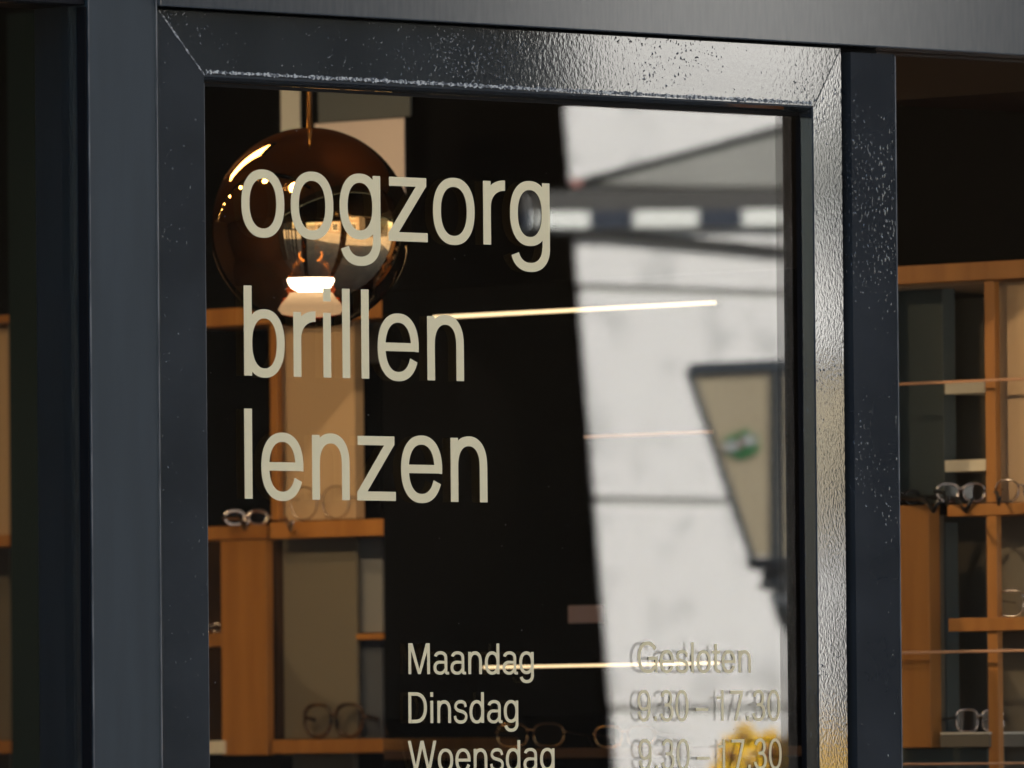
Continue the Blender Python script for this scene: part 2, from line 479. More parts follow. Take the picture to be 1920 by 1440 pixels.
def lettering(word, px0, base_y, px1, hpx, ref, label):
    """word set on the pane between two points of its baseline; hpx is the height in the frame of ref units"""
    y0 = -.0006
    a = aty(px0, base_y, y0); b = aty(px1, base_y, y0)
    top_ = aty(px0, base_y-hpx, y0)
    sz = (top_.z-a.z)/ref
    pens, x = [], 0
    for ch in word:
        g_, adv = glyph(ch); pens.append((x, g_)); x += adv
    xs = [ox+q[0] for ox, g_ in pens for pl in g_.polys for it in pl for sq in it[1:] for q in sq]
    lo, hi = min(xs), max(xs)
    sx = (b.x-a.x)/(hi-lo)
    bm = B()
    for ox, g_ in pens:
        for k, pl in enumerate(g_.polys):
            yy = y0 - .00006*k
            def v(q): return bm.verts.new((a.x+(ox+q[0]-lo)*sx, yy, a.z+q[1]*sz))
            for it in pl:
                if it[0] == 'p': bm.faces.new([v(q) for q in it[1]])
                else:
                    o = [v(q) for q in it[1]]; n = [v(q) for q in it[2]]
                    for i in range(len(o)-1): bm.faces.new((o[i], o[i+1], n[i+1], n[i]))
    for f in bm.faces: f.normal_update()
    o = obj('lettering', bm, VINYL, pane, label=label)
    return sx/sz
lettering('oogzorg', 453, 441, 1031, 122, 517, 'large cream word "oogzorg"')
lettering('brillen', 458, 704, 870, 169, 714, 'large cream word "brillen"')
lettering('lenzen', 459, 935, 914, 169, 714, 'large cream word "lenzen"')
lettering('Maandag', 766, 1264, 1001, 58, 714, 'small cream word "Maandag"')
lettering('Dinsdag', 766, 1356, 972, 58, 714, 'small cream word "Dinsdag"')
lettering('Woensdag', 765, 1447, 1040, 58, 714, 'small cream word "Woensdag"')
lettering('Gesloten', 1196, 1261, 1408, 57, 714, 'small cream word "Gesloten"')
lettering('9.30 – 17.30', 1196, 1352, 1463, 58, 714, 'small cream hours "9.30 – 17.30" beside Dinsdag')
lettering('9.30 – 17.30', 1198, 1444, 1466, 58, 714, 'small cream hours "9.30 – 17.30" beside Woensdag')

# ------------------------------------------------------------------ what the glass mirrors: across the street
YV = 6.7
WHITE = mat('white_limewash', (.80, .79, .75), .8)
vary(WHITE, (.62, .62, .60), (.84, .83, .80), 9, 6, lo=.33, hi=.47)
wb = empty('white_building', 'sunlit mottled white wall with faint grey joints, mirrored in the door pane', 'building', mir(1330, 1451, YV)*1.0)
DR = Vector((.30, -.5, 0))
DX = Vector((.62, -.5, 0))   # back edges sheared right so the camera never sees the wall's sides
joints = [-700, -330, -60, 165, 548, 942, 1330, 1720, 2150, 2600]
def lx(py): return 1062 + (py-205)*.0775
rx_ = lambda py: 1554 + (py-720)*.0088
bm = B(); bmj = B()
for i in range(len(joints)-1):
    y0, y1 = joints[i]+9, joints[i+1]-9
    pts = [mir(lx(y0), y0, YV), mir(lx(y1), y1, YV), mir(rx_(y1), y1, YV), mir(rx_(y0), y0, YV)]
    z0 = (pts[0].z+pts[3].z)/2; z1 = (pts[1].z+pts[2].z)/2
    pts[0].z = pts[3].z = z0; pts[1].z = pts[2].z = z1
    if i == len(joints)-2:
        pts[1].z = pts[2].z = 0
    a_ = [bm.verts.new(p) for p in pts]; b_ = [bm.verts.new(p+q) for p, q in zip(pts, (DX, DX, DR, DR))]
    bm.faces.new(a_); bm.faces.new(b_[::-1])
    for k in range(4): bm.faces.new((a_[k], b_[k], b_[(k+1) % 4], a_[(k+1) % 4]))
obj('wall', bm, WHITE, wb)
y0, y1 = joints[0], joints[-2]
pts = [mir(lx(y0)+3, y0, YV+.012), mir(lx(y1)+3, y1, YV+.012), mir(rx_(y1)-3, y1, YV+.012), mir(rx_(y0)-3, y0, YV+.012)]
JOINT = mat('grey_joint', (.58, .58, .55), .9)
a_ = [bmj.verts.new(p) for p in pts]; b_ = [bmj.verts.new(p+q) for p, q in zip(pts, (DX*.8, DX*.8, DR*.8, DR*.8))]
bmj.faces.new(a_); bmj.faces.new(b_[::-1])
for k in range(4): bmj.faces.new((a_[k], b_[k], b_[(k+1) % 4], a_[(k+1) % 4]))
obj('joint', bmj, JOINT, wb)
# street lantern hanging in front of the wall, one corner towards the door
SLATE = mat('slate_lantern_paint', (.055, .065, .075), .4)
DKM = mat('dark_lantern_base', (.022, .025, .03), .45)
BLIND = mat('frosted_lantern_pane', (.36, .31, .22), .35); vary(BLIND, (.62, .52, .345), (.70, .60, .41), 6, 3)
YL = 5.0
KL = (YL+7.7)/math.cos(R(45.4))/FPX
LAT = Vector((RT0.x, -RT0.y, 0)); TOW = Vector((-hz.x, hz.y, 0))
def lax(py): return mir(1457+(py-860)*.0088, py, YL)
def lc(py, h, q): return lax(py) + (LAT*math.cos(q)+TOW*math.sin(q))*h*KL
def lh(py): return 158-(py-700)/340*112
QS = [0, math.pi/2, math.pi, 3*math.pi/2]
ln = empty('street_lantern', 'tapered street lantern with beige panes and a green sticker, mirrored in the door pane', 'lantern', lax(1080))
for n in range(4):
    q0, q1 = QS[n], QS[(n+1) % 4]
    a, b_, c_, d_ = lc(702, lh(702)-2, q0), lc(702, lh(702)-2, q1), lc(1042, lh(1042)-2, q1), lc(1042, lh(1042)-2, q0)
    obj('pane', prism(B(), [a, b_, c_, d_], (a+b_-2*lax(702))*-.012), BLIND, ln)
for q in QS:
    bm = B(); tube(bm, [lc(692, lh(692), q), lc(1048, lh(1048), q)], (.010 if q == QS[1] else .007), 8); obj('corner_bar', bm, SLATE, ln)
def frust(p0, h0, p1, h1):
    bm = B(); A_ = [bm.verts.new(lc(p0, h0, q)) for q in QS]; B_ = [bm.verts.new(lc(p1, h1, q)) for q in QS]
    bm.faces.new(A_); bm.faces.new(B_[::-1])
    for k in range(4): bm.faces.new((A_[k], B_[k], B_[(k+1) % 4], A_[(k+1) % 4]))
    return bm
obj('lid', frust(680, 158, 701, 164), SLATE, ln)
obj('base_collar', frust(1046, 56, 1068, 52), DKM, ln)
obj('base_cup', frust(1069, 30, 1092, 26), SLATE, ln)
obj('base_collar', frust(1093, 34, 1106, 30), DKM, ln)
e0, e1, e2 = lax(1106), lax(1150)+LAT*22*KL, mir(1546, 1262, YV)
bm = B(); tube(bm, [e0, e1, e1.lerp(e2, .5), e2], [.014, .022, .024, .026], 10); obj('arm', bm, SLATE, ln, True)
def onp(px, py, d):
    f = (px-(1457-lh(py)))/lh(py)
    return lc(py, lh(py), math.pi).lerp(lc(py, lh(py), math.pi/2), f) + (TOW-LAT).normalized()*d
SG = mat('green_sticker', (.09, .30, .12), .5); SW = mat('white_sticker', (.6, .62, .62), .5); SR = mat('red_sticker', (.35, .2, .15), .5)
def disc(cx, cy, rx, ry, d, n=20): return [onp(cx+rx*math.cos(2*math.pi*i/n), cy+ry*math.sin(2*math.pi*i/n), d) for i in range(n)]
IN = (LAT-TOW).normalized()*.001
st = obj('sticker', prism(B(), [onp(1362, 822, .002), onp(1400, 806, .002), onp(1424, 822, .002), onp(1426, 848, .002), onp(1394, 862, .002), onp(1366, 850, .002)], IN), SG, ln)
obj('sticker_mark', prism(B(), disc(1377, 837, 13, 11, .0035), IN), SW, st)
obj('sticker_mark', prism(B(), disc(1410, 827, 12, 11, .0035), IN), SW, st)
obj('sticker_mark', prism(B(), [onp(1389, 820, .005), onp(1394, 844, .005), onp(1400, 842, .005), onp(1396, 818, .005)], IN), SR, st)
# awning
CANVAS = mat('grey_awning_canvas', (.36, .36, .33), .85); vary(CANVAS, (.27, .27, .245), (.31, .31, .28), 4, 4)
DARKM = mat('dark_awning_metal', (.035, .037, .035), .5)
NAVY = mat('navy_stripe', (.04, .05, .07), .8); WSTR = mat('white_stripe', (.86, .88, .82), .8)
aw = empty('awning', 'grey awning with dark front bar and white and navy valance, mirrored in the pane', 'awning', mir(1330, 340, YV-.3))
def ap(px, py, d): return mir(px, py, YV-d*.018-.002)
obj('canvas', prism(B(), [ap(1088, 344, .75), ap(1300, 352, .75), ap(1572, 352, .75), ap(1572, 205, .12), ap(1500, 236, .12), ap(1300, 288, .3)], (0, .003, .004)), CANVAS, aw)
bm = B(); tube(bm, [ap(1086, 344, .77), ap(1300, 287, .4), ap(1490, 236, .2), ap(1572, 196, .1)], .0085, 10); obj('arm', bm, DARKM, aw)
bm = B(); tube(bm, [ap(975, 432, .80), ap(1150, 436, .79), ap(1480, 470, .6), ap(1572, 490, .5)], .0075, 10); obj('arm', bm, DARKM, aw)
obj('front_bar', prism(B(), [ap(985, 362, .8), ap(985, 398, .8), ap(1572, 394, .8), ap(1572, 354, .8), ap(1100, 354, .8)], (0, -.006, 0)), mat('awning_bar', (.095, .092, .085), .5), aw)
xs = [(985, 1000, 0), (1000, 1107, 1), (1107, 1190, 0), (1190, 1310, 1), (1310, 1394, 0), (1394, 1520, 1), (1520, 1572, 0)]
for x0, x1, k in xs:
    yo = (x0-1000)*-.012
    q = [ap(x0, 397+yo, .79), ap(x0, 428+yo, .79), ap(x1, 427+yo, .79), ap(x1, 396+yo, .79)]
    obj('valance_stripe', prism(B(), q, (0, .003, 0)), WSTR if k else NAVY, aw)
bm = B(); c = ap(1084, 344, .80); bmesh.ops.create_uvsphere(bm, u_segments=12, v_segments=8, radius=.010, matrix=Matrix.Translation(c)); obj('end_cap', bm, mat('red_cap', (.45, .2, .17), .5), aw, True)
# yellow flowers
YEL = mat('yellow_petals', (.92, .56, .02), .7); BRN = mat('flower_heart', (.14, .06, .02), .8); GRN = mat('leaf_green', (.06, .11, .03), .7)
fl = empty('flower_bunch', 'bunch of yellow flowers with brown hearts, mirrored at the foot of the pane', 'flowers', mir(1430, 1620, YV-.5))
bms = B()
base = mir(1430, 1620, YV-.5)
for (px, py, rr) in ((1395, 1385, 24), (1370, 1420, 30), (1440, 1412, 34), (1490, 1408, 34), (1415, 1452, 32), (1468, 1450, 34), (1350, 1465, 30), (1510, 1462, 30), (1400, 1500, 32), (1450, 1505, 30), (1540, 1430, 30), (1560, 1480, 32)):
    c = mir(px, py, YV-.5-random.uniform(-.03, .03)); r = rr*.00130
    bmp, bmh = B(), B()
    for k in range(16):
        a = 2*math.pi*k/16+random.uniform(-.1, .1); d = Vector((math.cos(a), random.uniform(.05, .35), math.sin(a))).normalized()
        t = Vector((-math.sin(a), 0, math.cos(a)))
        q = [c+d*r*.3, c+d*r*.75+t*r*.24, c+d*r*random.uniform(1.0, 1.2), c+d*r*.75-t*r*.24]
        bmp.faces.new([bmp.verts.new(v) for v in q])
    bmesh.ops.create_uvsphere(bmh, u_segments=10, v_segments=6, radius=r*.36, matrix=Matrix.Translation(c+Vector((0, .004, 0))))
    f = obj('flower', bmp, YEL, fl); obj('heart', bmh, BRN, f, True)
    tube(bms, [c-Vector((0, .004, 0)), (c+base)/2+Vector((0, -.01, 0)), base], .003, 6)
obj('stems', bms, GRN, fl)
pot = empty('flower_bucket', 'terracotta bucket holding the yellow flowers in front of the white wall', 'bucket', (base.x, base.y, 0))
bm = B(); lathe(bm, [(0, .0), (.13, .0), (.17, base.z+.02), (.15, base.z+.02), (.14, base.z-.03), (0, base.z-.03)], (base.x, base.y, 0), 32)
obj('body', bm, mat('terracotta', (.35, .15, .08), .8), pot, True)
# building with a passage shaped to mirror dark, and houses across the street
ob = empty('passage_building', 'dark building across the street, its deep passage shaped to stay dark in the door pane', 'building', (11, -10, 0))
VOID = mat('passage_dark', (.05, .047, .045), .8); VBR = mat('passage_brown', (.10, .06, .05), .7)
BRICK = mat('old_brick', (.2, .1, .07), .85)
vary(BRICK, (.15, .12, .10), (.26, .22, .185), 22, 4)
bm = B()
box(bm, 4.6, 5.0, -17.6, -10, 0, 9); box(bm, 17, 17.4, -17.6, -10, 0, 9); box(bm, 5.0, 17, -17.6, -17.2, 0, 9)
obj('wall', bm, VOID, ob)
bm = B(); box(bm, 5.0, 17, -17.2, -10, 4.3, 4.6); obj('passage_ceiling', bm, VBR, ob)
bm = B(); box(bm, 5.0, 17, -10.3, -10, 4.6, 9); obj('front_wall', bm, BRICK, ob)
bm = B(); box(bm, 5.0, 17, -17.2, -10.4, .004, .02); obj('passage_floor', bm, VOID, ob)
hs = empty('brick_house', 'sunlit brick house across the street with white framed windows, mirrored small in the glass globe', 'house', (-3, -14, 0))
bm = B(); box(bm, -11, 4.5, -14.5, -14, 0, 8); obj('wall', bm, BRICK, hs)
WF = mat('white_window_paint', (.75, .74, .7), .5); WG = mat('house_glass', (.02, .025, .03), .05)
for i in range(5):
    for j in range(2):
        x0 = -10+i*2.9; z0 = .7+j*3.4
        bm = B()
        for a, b_, c_, d_ in ((x0, x0+.1, z0, z0+2.2), (x0+1.6, x0+1.7, z0, z0+2.2), (x0+.1, x0+1.6, z0, z0+.1), (x0+.1, x0+1.6, z0+2.1, z0+2.2), (x0+.8, x0+.88, z0+.1, z0+2.1)):
            box(bm, a, b_, -14+.0, -13.93, c_, d_)
        f = obj('window', bm, WF, hs)
        bm = B(); box(bm, x0+.1, x0+1.6, -13.995, -13.97, z0+.1, z0+2.1); obj('pane', bm, WG, f)

eh = empty('unseen_end_house', 'unseen dark house added on the left so the door bead mirrors dark', 'house', (-34, -6, 0))  # unseen block added to darken the bead's reflection
bm = B(); box(bm, -40, -34, -16, 4, 0, 9); obj('wall', bm, mat('dark_house_plaster', (.05, .055, .06), .9), eh)
bm = B(); box(bm, -34, -33.95, -8, 0, 2.35, 3.0); obj('bead_reflector', bm, mat('pale_teal_board', (.34, .45, .46), .7), eh)  # added so a teal stripe shows in the bead

# ------------------------------------------------------------------ interior: display wall
XF, XB = 1.30, 1.52
ORANGE = mat('orange_oak_veneer', (.50, .185, .045), .5); vary(ORANGE, (.34, .135, .026), (.43, .18, .038), 5, 4, (8, 8, .8))
OLIVE = mat('olive_back_panel', (.15, .128, .088), .6)
BEIGE = mat('beige_felt_panel', (.50, .34, .185), .8)
GREYP = mat('grey_panel', (.20, .20, .19), .6)
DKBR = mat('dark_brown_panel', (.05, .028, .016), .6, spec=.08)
BLKP = mat('black_panel', (.004, .004, .004), .6, spec=0)
CREAM = mat('cream_block', (.72, .66, .50), .6)
TEAL = mat('teal_grey_panel', (.09, .11, .10), .6)
def xbox(bm, px0, px1, py0, py1, x0=XF, x1=XB, ref=None):
    """a board whose front, on the plane x0, fills these pixels"""
    pm = (px0+px1)/2 if ref is None else ref
    ym = (py0+py1)/2
    ya = atx(px0, ym, x0).y; yb = atx(px1, ym, x0).y
    za = atx(pm, py0, x0).z; zb_ = atx(pm, py1, x0).z
    return box(bm, x0, x1, ya, yb, za, zb_, .0006)
def part(name, m, parent, *bxs, **k):
    for b_ in bxs[1:]: part(name, m, parent, b_, **k)
    bxs = bxs[:1]
    bm = B()
    for b_ in bxs: xbox(bm, *b_)
    return obj(name, bm, m, parent, **k)
pL = atx(550, 1400, XF)
uL = empty('display_shelf', 'orange wood display shelf with beige panel behind the words brillen and lenzen', 'display shelf', (XF, pL.y, 0), 'orange wood display shelves')
part('top_rail', ORANGE, uL, (330, 716, 573, 606))
part('shelf', ORANGE, uL, (506, 718, 976, 1007))
part('shelf', ORANGE, uL, (330, 500, 987, 1012, XF+.012))
part('shelf', ORANGE, uL, (510, 718, 1386, 1412))
part('shelf', ORANGE, uL, (330, 414, 1188, 1213, XF+.012))
part('post', ORANGE, uL, (415, 500, 1013, 1416, XF+.001, XF+.012))
part('post', ORANGE, uL, (507, 520, 607, 975, XF+.004, XF+.012))
part('back_panel', BEIGE, uL, (521, 665, 607, 975, XF+.02, XF+.035))
part('back_panel', OLIVE, uL, (522, 668, 1008, 1385, XF+.03, XF+.036), (527, 664, 1413, 1700, XF+.032, XF+.04))
part('back_panel', GREYP, uL, (669, 716, 1009, 1186, XF+.045, XF+.05), (667, 712, 606, 680, XF+.08, XF+.09))
part('back_panel', DKBR, uL, (330, 414, 1013, 1187, XF+.10, XF+.12), (330, 414, 1214, 1387, XF+.10, XF+.12), (500, 521, 1013, 1385, XF+.02, XF+.03))  # last strip paints the shading beside the post
part('back_panel', BLKP, uL, (330, 506, 607, 986, XF+.10, XF+.12), (667, 712, 682, 975, XF+.08, XF+.09))
part('back_panel', mat('slate_blue_panel', (.07, .08, .095), .6), uL, (669, 716, 1200, 1385, XF+.045, XF+.05))
part('small_shelf', ORANGE, uL, (667, 718, 1188, 1199, XF+.03))
part('block', CREAM, uL, (380, 418, 1389, 1414, XF-.004, XF+.1))
part('base_panel', BLKP, uL, (330, 524, 1417, 1800, XF+.01))
# right unit
pR = atx(1800, 1400, XF)
uR = empty('display_shelf', 'orange wood display shelf with glass shelf edges seen through the right hand window', 'display shelf', (XF, pR.y, 0), 'orange wood display shelves')
part('top_rail', ORANGE, uR, (1640, 2000, 492, 526))
part('lower_rail', BEIGE, uR, (1640, 1846, 527, 538, XF+.02))
part('back_panel', TEAL, uR, (1640, 1769, 539, 944, XF+.06, XF+.08))
part('back_panel', OLIVE, uR, (1771, 1848, 560, 944, XF+.12, XF+.14), (1771, 1850, 966, 1370, XF+.14, XF+.15), (1873, 2000, 966, 1500, XF+.06, XF+.08), (1744, 1760, 966, 1400, XF+.02, XF+.03))
part('back_panel', TEAL, uR, (1761, 1775, 980, 1400, XF+.04, XF+.06))
part('post', ORANGE, uR, (1847, 1866, 527, 942, XF+.002, XF+.010))
part('post', ORANGE, uR, (1852, 1871, 966, 1500, XF+.002, XF+.010))
part('post', ORANGE, uR, (1640, 1743, 948, 1402, XF-.004, XF+.014))
part('back_panel', BEIGE, uR, (1867, 2000, 527, 941, XF+.02, XF+.035))
part('shelf', ORANGE, uR, (1776, 2000, 943, 965))
part('shelf', ORANGE, uR, (1778, 2000, 1157, 1182, XF-.003))
part('block', CREAM, uR, (1771, 1846, 717, 738, XF+.05), (1771, 1848, 862, 884, XF+.05))
part('small_shelf', CREAM, uR, (1763, 1855, 1373, 1377, XF-.002, XF+.1))
part('small_shelf', OLIVE, uR, (1763, 1855, 1378, 1401, XF-.001, XF+.1))
GEDGE = mat('glass_shelf_edge', (.55, .30, .17), .25)
part('glass_shelf', GEDGE, uR, (1640, 2000, 712, 717, XF-.02, XF-.016))
part('glass_shelf', GEDGE, uR, (1640, 2000, 1219, 1224, XF-.02, XF-.016))
part('glass_shelf', GEDGE, uR, (1640, 2000, 1430, 1434, XF-.02, XF-.016))
part('base_panel', TEAL, uR, (1640, 1850, 1403, 1500, XF+.03))
# unit seen at the far left
pF = atx(-60, 1400, XF)
uF = empty('display_shelf', 'orange wood display shelf at the far left behind the left window', 'display shelf', (XF, pF.y, 0), 'orange wood display shelves')
part('back_panel', BEIGE, uF, (-200, 15, 612, 1008, XF+.02, XF+.03))
part('shelf', ORANGE, uF, (-200, 17, 596, 611), )
part('shelf', ORANGE, uF, (-200, 17, 1006, 1028))
part('shelf', ORANGE, uF, (-200, 19, 1390, 1414))
part('back_panel', OLIVE, uF, (-200, 18, 1029, 1389, XF+.06, XF+.07), (-200, 18, 1415, 1600, XF+.06, XF+.07))
# black cabinets between
bc = empty('black_cabinet', 'black display cabinet with two lit lines behind the pane, beside the left shelf', 'cabinet', (XF, atx(1200, 1400, XF).y, 0))
part('front_panel', BLKP, bc, (719, 1638, 520, 1340, XF-.001, XF+.012), )
part('ledge', DKBR, bc, (719, 1638, 1402, 1420, XF+.0, XF+.16))
part('base_panel', BLKP, bc, (719, 1638, 1421, 1900, XF+.02, XF+.03))
part('label_plate', mat('mauve_plate', (.16, .12, .13), .5), bc, (1065, 1128, 1135, 1168, XF-.006, XF-.002))
LED = mat('led_strip', (.8, .7, .5), .5, emit=(1.0, .72, .40), es=.34)
bs = empty('led_light', 'upper glowing linear light that crosses the pane at the word brillen', 'light', atx(1072, 581, XF-.05), 'linear shelf lights')
part('tube', LED, bs, (811, 1336, 578, 584.5, XF-.05, XF-.044))
bs2 = empty('led_light', 'lower glowing linear light that crosses the pane at the word Maandag', 'light', atx(1120, 1247, XF-.05), 'linear shelf lights')
part('tube', LED, bs2, (905, 1342, 1245, 1249.5, XF-.05, XF-.044))
bs3 = empty('led_light', 'lit shelf edge drawn as a faint glowing line across the white reflection above the lantern sticker', 'light', atx(1210, 815, XF-.05), 'linear shelf lights')
part('tube', mat('shelf_edge_glow', (.5, .3, .2), .5, emit=(1.0, .55, .30), es=.012), bs3, (1095, 1330, 812, 817, XF-.05, XF-.044))  # no lamp: shelf edge catching light, given a weak glow
dk = empty('dark_cabinet', 'dark green black cabinet front behind the left window', 'cabinet', (XF-.06, atx(80, 1400, XF-.06).y, 0))
part('front_panel', mat('dark_teal_panel', (.012, .024, .024), .5, spec=.1), dk, (19, 150, 20, 1800, XF-.06, XF-.03))
part('handle_strip', mat('grey_strip', (.07, .08, .09), .35), dk, (108, 126, 1180, 1800, XF-.075, XF-.061))
# ceiling bulkhead at the right, seen above the shelf
bh = empty('ceiling_bulkhead', 'dark brown ceiling bulkhead above the right hand display shelf', 'bulkhead', (XF-.25, atx(1800, 180, XF-.25).y, 2.3))
part('fascia', BROWN, bh, (1600, 2000, -160, 180, XF-.25, XB))
# pale panel behind the globe
PINK = mat('pale_pink_panel', (.92, .80, .72), .8); DGR = mat('dark_grey_cap', (.13, .15, .15), .6); PGREY = mat('pale_grey_post', (.80, .82, .74), .7)
hp = empty('hanging_panel', 'pale pink panel with a dark grey cap hanging behind the copper globe', 'panel', atx(680, 230, XF+.05))
part('panel', PINK, hp, (590, 758, 226, 470, XF+.03, XF+.032))
part('cap', DGR, hp, (596, 768, 150, 224, XF+.025, XF+.029))
pp = empty('pale_post', 'pale grey upright beside the brass rod above the copper globe', 'post', atx(545, 200, XF+.05))
part('shaft', PGREY, pp, (526, 562, 100, 330, XF+.04, XF+.042))

# ------------------------------------------------------------------ pendant globe
DG = 11.75
gc = CAM + ray(582, 428)*DG
gr = 189/FPX*DG
COPPER = bpy.data.materials.new('copper_faded_glass'); COPPER.use_nodes = True
N, L = COPPER.node_tree.nodes, COPPER.node_tree.links
pb = N['Principled BSDF']; out = [n for n in N if n.type == 'OUTPUT_MATERIAL'][0]
pb.inputs['Base Color'].default_value = (.72, .27, .06, 1); pb.inputs['Metallic'].default_value = 1; pb.inputs['Roughness'].default_value = .035
tr = N.new('ShaderNodeBsdfTransparent'); tr.inputs[0].default_value = (.93, .84, .74, 1)
gl = N.new('ShaderNodeBsdfGlossy'); gl.inputs['Roughness'].default_value = .01; gl.inputs[0].default_value = (1, .9, .78, 1)
lw = N.new('ShaderNodeLayerWeight'); lw.inputs[0].default_value = .42
m1 = N.new('ShaderNodeMixShader'); L.new(lw.outputs['Fresnel'], m1.inputs[0]); L.new(tr.outputs[0], m1.inputs[1]); L.new(gl.outputs[0], m1.inputs[2])
tc = N.new('ShaderNodeTexCoord'); sp = N.new('ShaderNodeSeparateXYZ'); L.new(tc.outputs['Object'], sp.inputs[0])
mr = N.new('ShaderNodeMapRange'); mr.interpolation_type = 'SMOOTHSTEP'
mr.inputs[1].default_value = -gr*.92; mr.inputs[2].default_value = gr*.12; L.new(sp.outputs['Z'], mr.inputs[0])
cr = N.new('ShaderNodeMix'); cr.data_type = 'RGBA'; cr.inputs[6].default_value = (.95, .62, .27, 1); cr.inputs[7].default_value = (.88, .44, .12, 1)
mr2 = N.new('ShaderNodeMapRange'); mr2.inputs[1].default_value = -gr*.35; mr2.inputs[2].default_value = gr*.3; L.new(sp.outputs['Z'], mr2.inputs[0])
L.new(mr2.outputs[0], cr.inputs[0]); L.new(cr.outputs[2], pb.inputs['Base Color'])
m2 = N.new('ShaderNodeMixShader'); L.new(mr.outputs[0], m2.inputs[0]); L.new(m1.outputs[0], m2.inputs[1]); L.new(pb.outputs[0], m2.inputs[2])
L.new(m2.outputs[0], out.inputs[0])
pl = empty('pendant_lamp', 'copper fading to clear glass globe pendant lamp behind the word oogzorg', 'lamp', gc)
bm = B(); bmesh.ops.create_uvsphere(bm, u_segments=96, v_segments=48, radius=gr, matrix=Matrix.Translation(gc))
obj('globe', bm, COPPER, pl, True)
BRASS = mat('brass_rod', (.34, .30, .20), .4, metal=1)
bm = B(); tube(bm, [gc+Vector((0, 0, gr)), gc+Vector((0, 0, gr+.5))], .0032, 12); obj('rod', bm, BRASS, pl, True)
k = DG/FPX
bz = -(522-428)*k
bw = 44*k
BULB = mat('glowing_diffuser', (1, .95, .85), .5, emit=(1, .84, .60), es=2.6)
bm = B(); lathe(bm, [(0, bz), (bw, bz), (bw, bz-6*k), (bw*.86, bz-17*k), (bw*.5, bz-26*k), (0, bz-29*k)], gc, 40); obj('bulb', bm, BULB, pl, True)
def gz_(py): return -(py-428)*k
bm = B(); lathe(bm, [(bw*.90, gz_(549)), (bw*1.02, gz_(557)), (bw*1.28, gz_(570)), (bw*1.40, gz_(580)), (bw*1.25, gz_(589)), (bw*.6, gz_(594)), (0, gz_(595))], gc, 40)  # glowing cone added for the bulb's reflection in the globe bottom
obj('bulb_glow', bm, mat('bulb_glow', (.7, .55, .38), .7, emit=(1, .66, .36), es=.13), pl, True)
bm = B(); lathe(bm, [(bw*.9, bz+.001), (bw*.7, bz+.012), (bw*.2, bz+.02), (.004, bz+.03), (.004, gr*.98), (0, gr*.98)], gc, 32); obj('socket', bm, mat('dark_socket', (.05, .04, .03), .4, metal=1), pl, True)

# ------------------------------------------------------------------ lit ceiling track whose heads sparkle in the globe
cl = empty('ceiling_light', 'long warm ceiling light, mirrored as a streak on the copper globe', 'light', (.54, 1.5, 2.6))
bm = B(); box(bm, .46, .62, 1.2, 1.8, 2.57, 2.62, .003); obj('housing', bm, BLKP, cl)
bm = B(); box(bm, .48, .60, 1.22, 1.78, 2.562, 2.5695); obj('diffuser', bm, mat('warm_diffuser', (1, .9, .7), .5, emit=(1, .68, .36), es=4.5), cl)
tk = empty('track_light', 'ceiling track with lit spot heads, mirrored as small lights in the globe', 'track light', (.2, 1.5, 2.6))
bm = B(); box(bm, .185, .215, .5, 4.6, 2.58, 2.615, .001); obj('rail', bm, BLKP, tk)
HEADL = mat('spot_lens', (1, .9, .7), .4, emit=(1, .72, .36), es=22)
SPOTM = mat('spot_housing', (.02, .02, .02), .4)
for i, y in enumerate((.7, 1.0, 1.35, 1.7, 2.1, 2.5, 3.0, 3.5, 4.0, 4.5)):
    bm = B(); lathe(bm, [(0, 0), (.03, 0), (.03, -.09), (.026, -.09), (.026, -.08), (0, -.08)], (.2, y, 2.575), 20); h = obj('spot_head', bm, SPOTM, tk)
    bm = B(); lathe(bm, [(0, -.082), (.024, -.082), (.024, -.086), (0, -.088)], (.2, y, 2.575), 16); obj('lens', bm, HEADL, h)
def spot(loc, aim, energy, angle, blend, size=.01, col=(1, .74, .46)):
    l = bpy.data.lights.new('spot_lamp', 'SPOT'); l.energy = energy; l.spot_size = R(angle); l.spot_blend = blend
    l.shadow_soft_size = size; l.color = col
    o = bpy.data.objects.new('spot_lamp', l); COL.objects.link(o)
    o.location = loc; o.rotation_euler = (Vector(loc)-Vector(aim)).to_track_quat('Z', 'Y').to_euler()
    return o
spot((.2, .7, 2.48), atx(1800, 1000, XF), 2.2, 120, .6, .05)
spot((.2, 1.7, 2.48), atx(600, 1000, XF), 2.2, 120, .6, .05)
spot((.2, .7, 2.48), atx(765, 965, XF+.02), 6, 13, .05, .004)
spot((.2, .7, 2.48), atx(2040, 935, XF+.02), 4.5, 19, .05, .004)
spot((.2, 3.0, 2.48), (1.3, 2.6, 1.75), 1.5, 50, .6, .05)

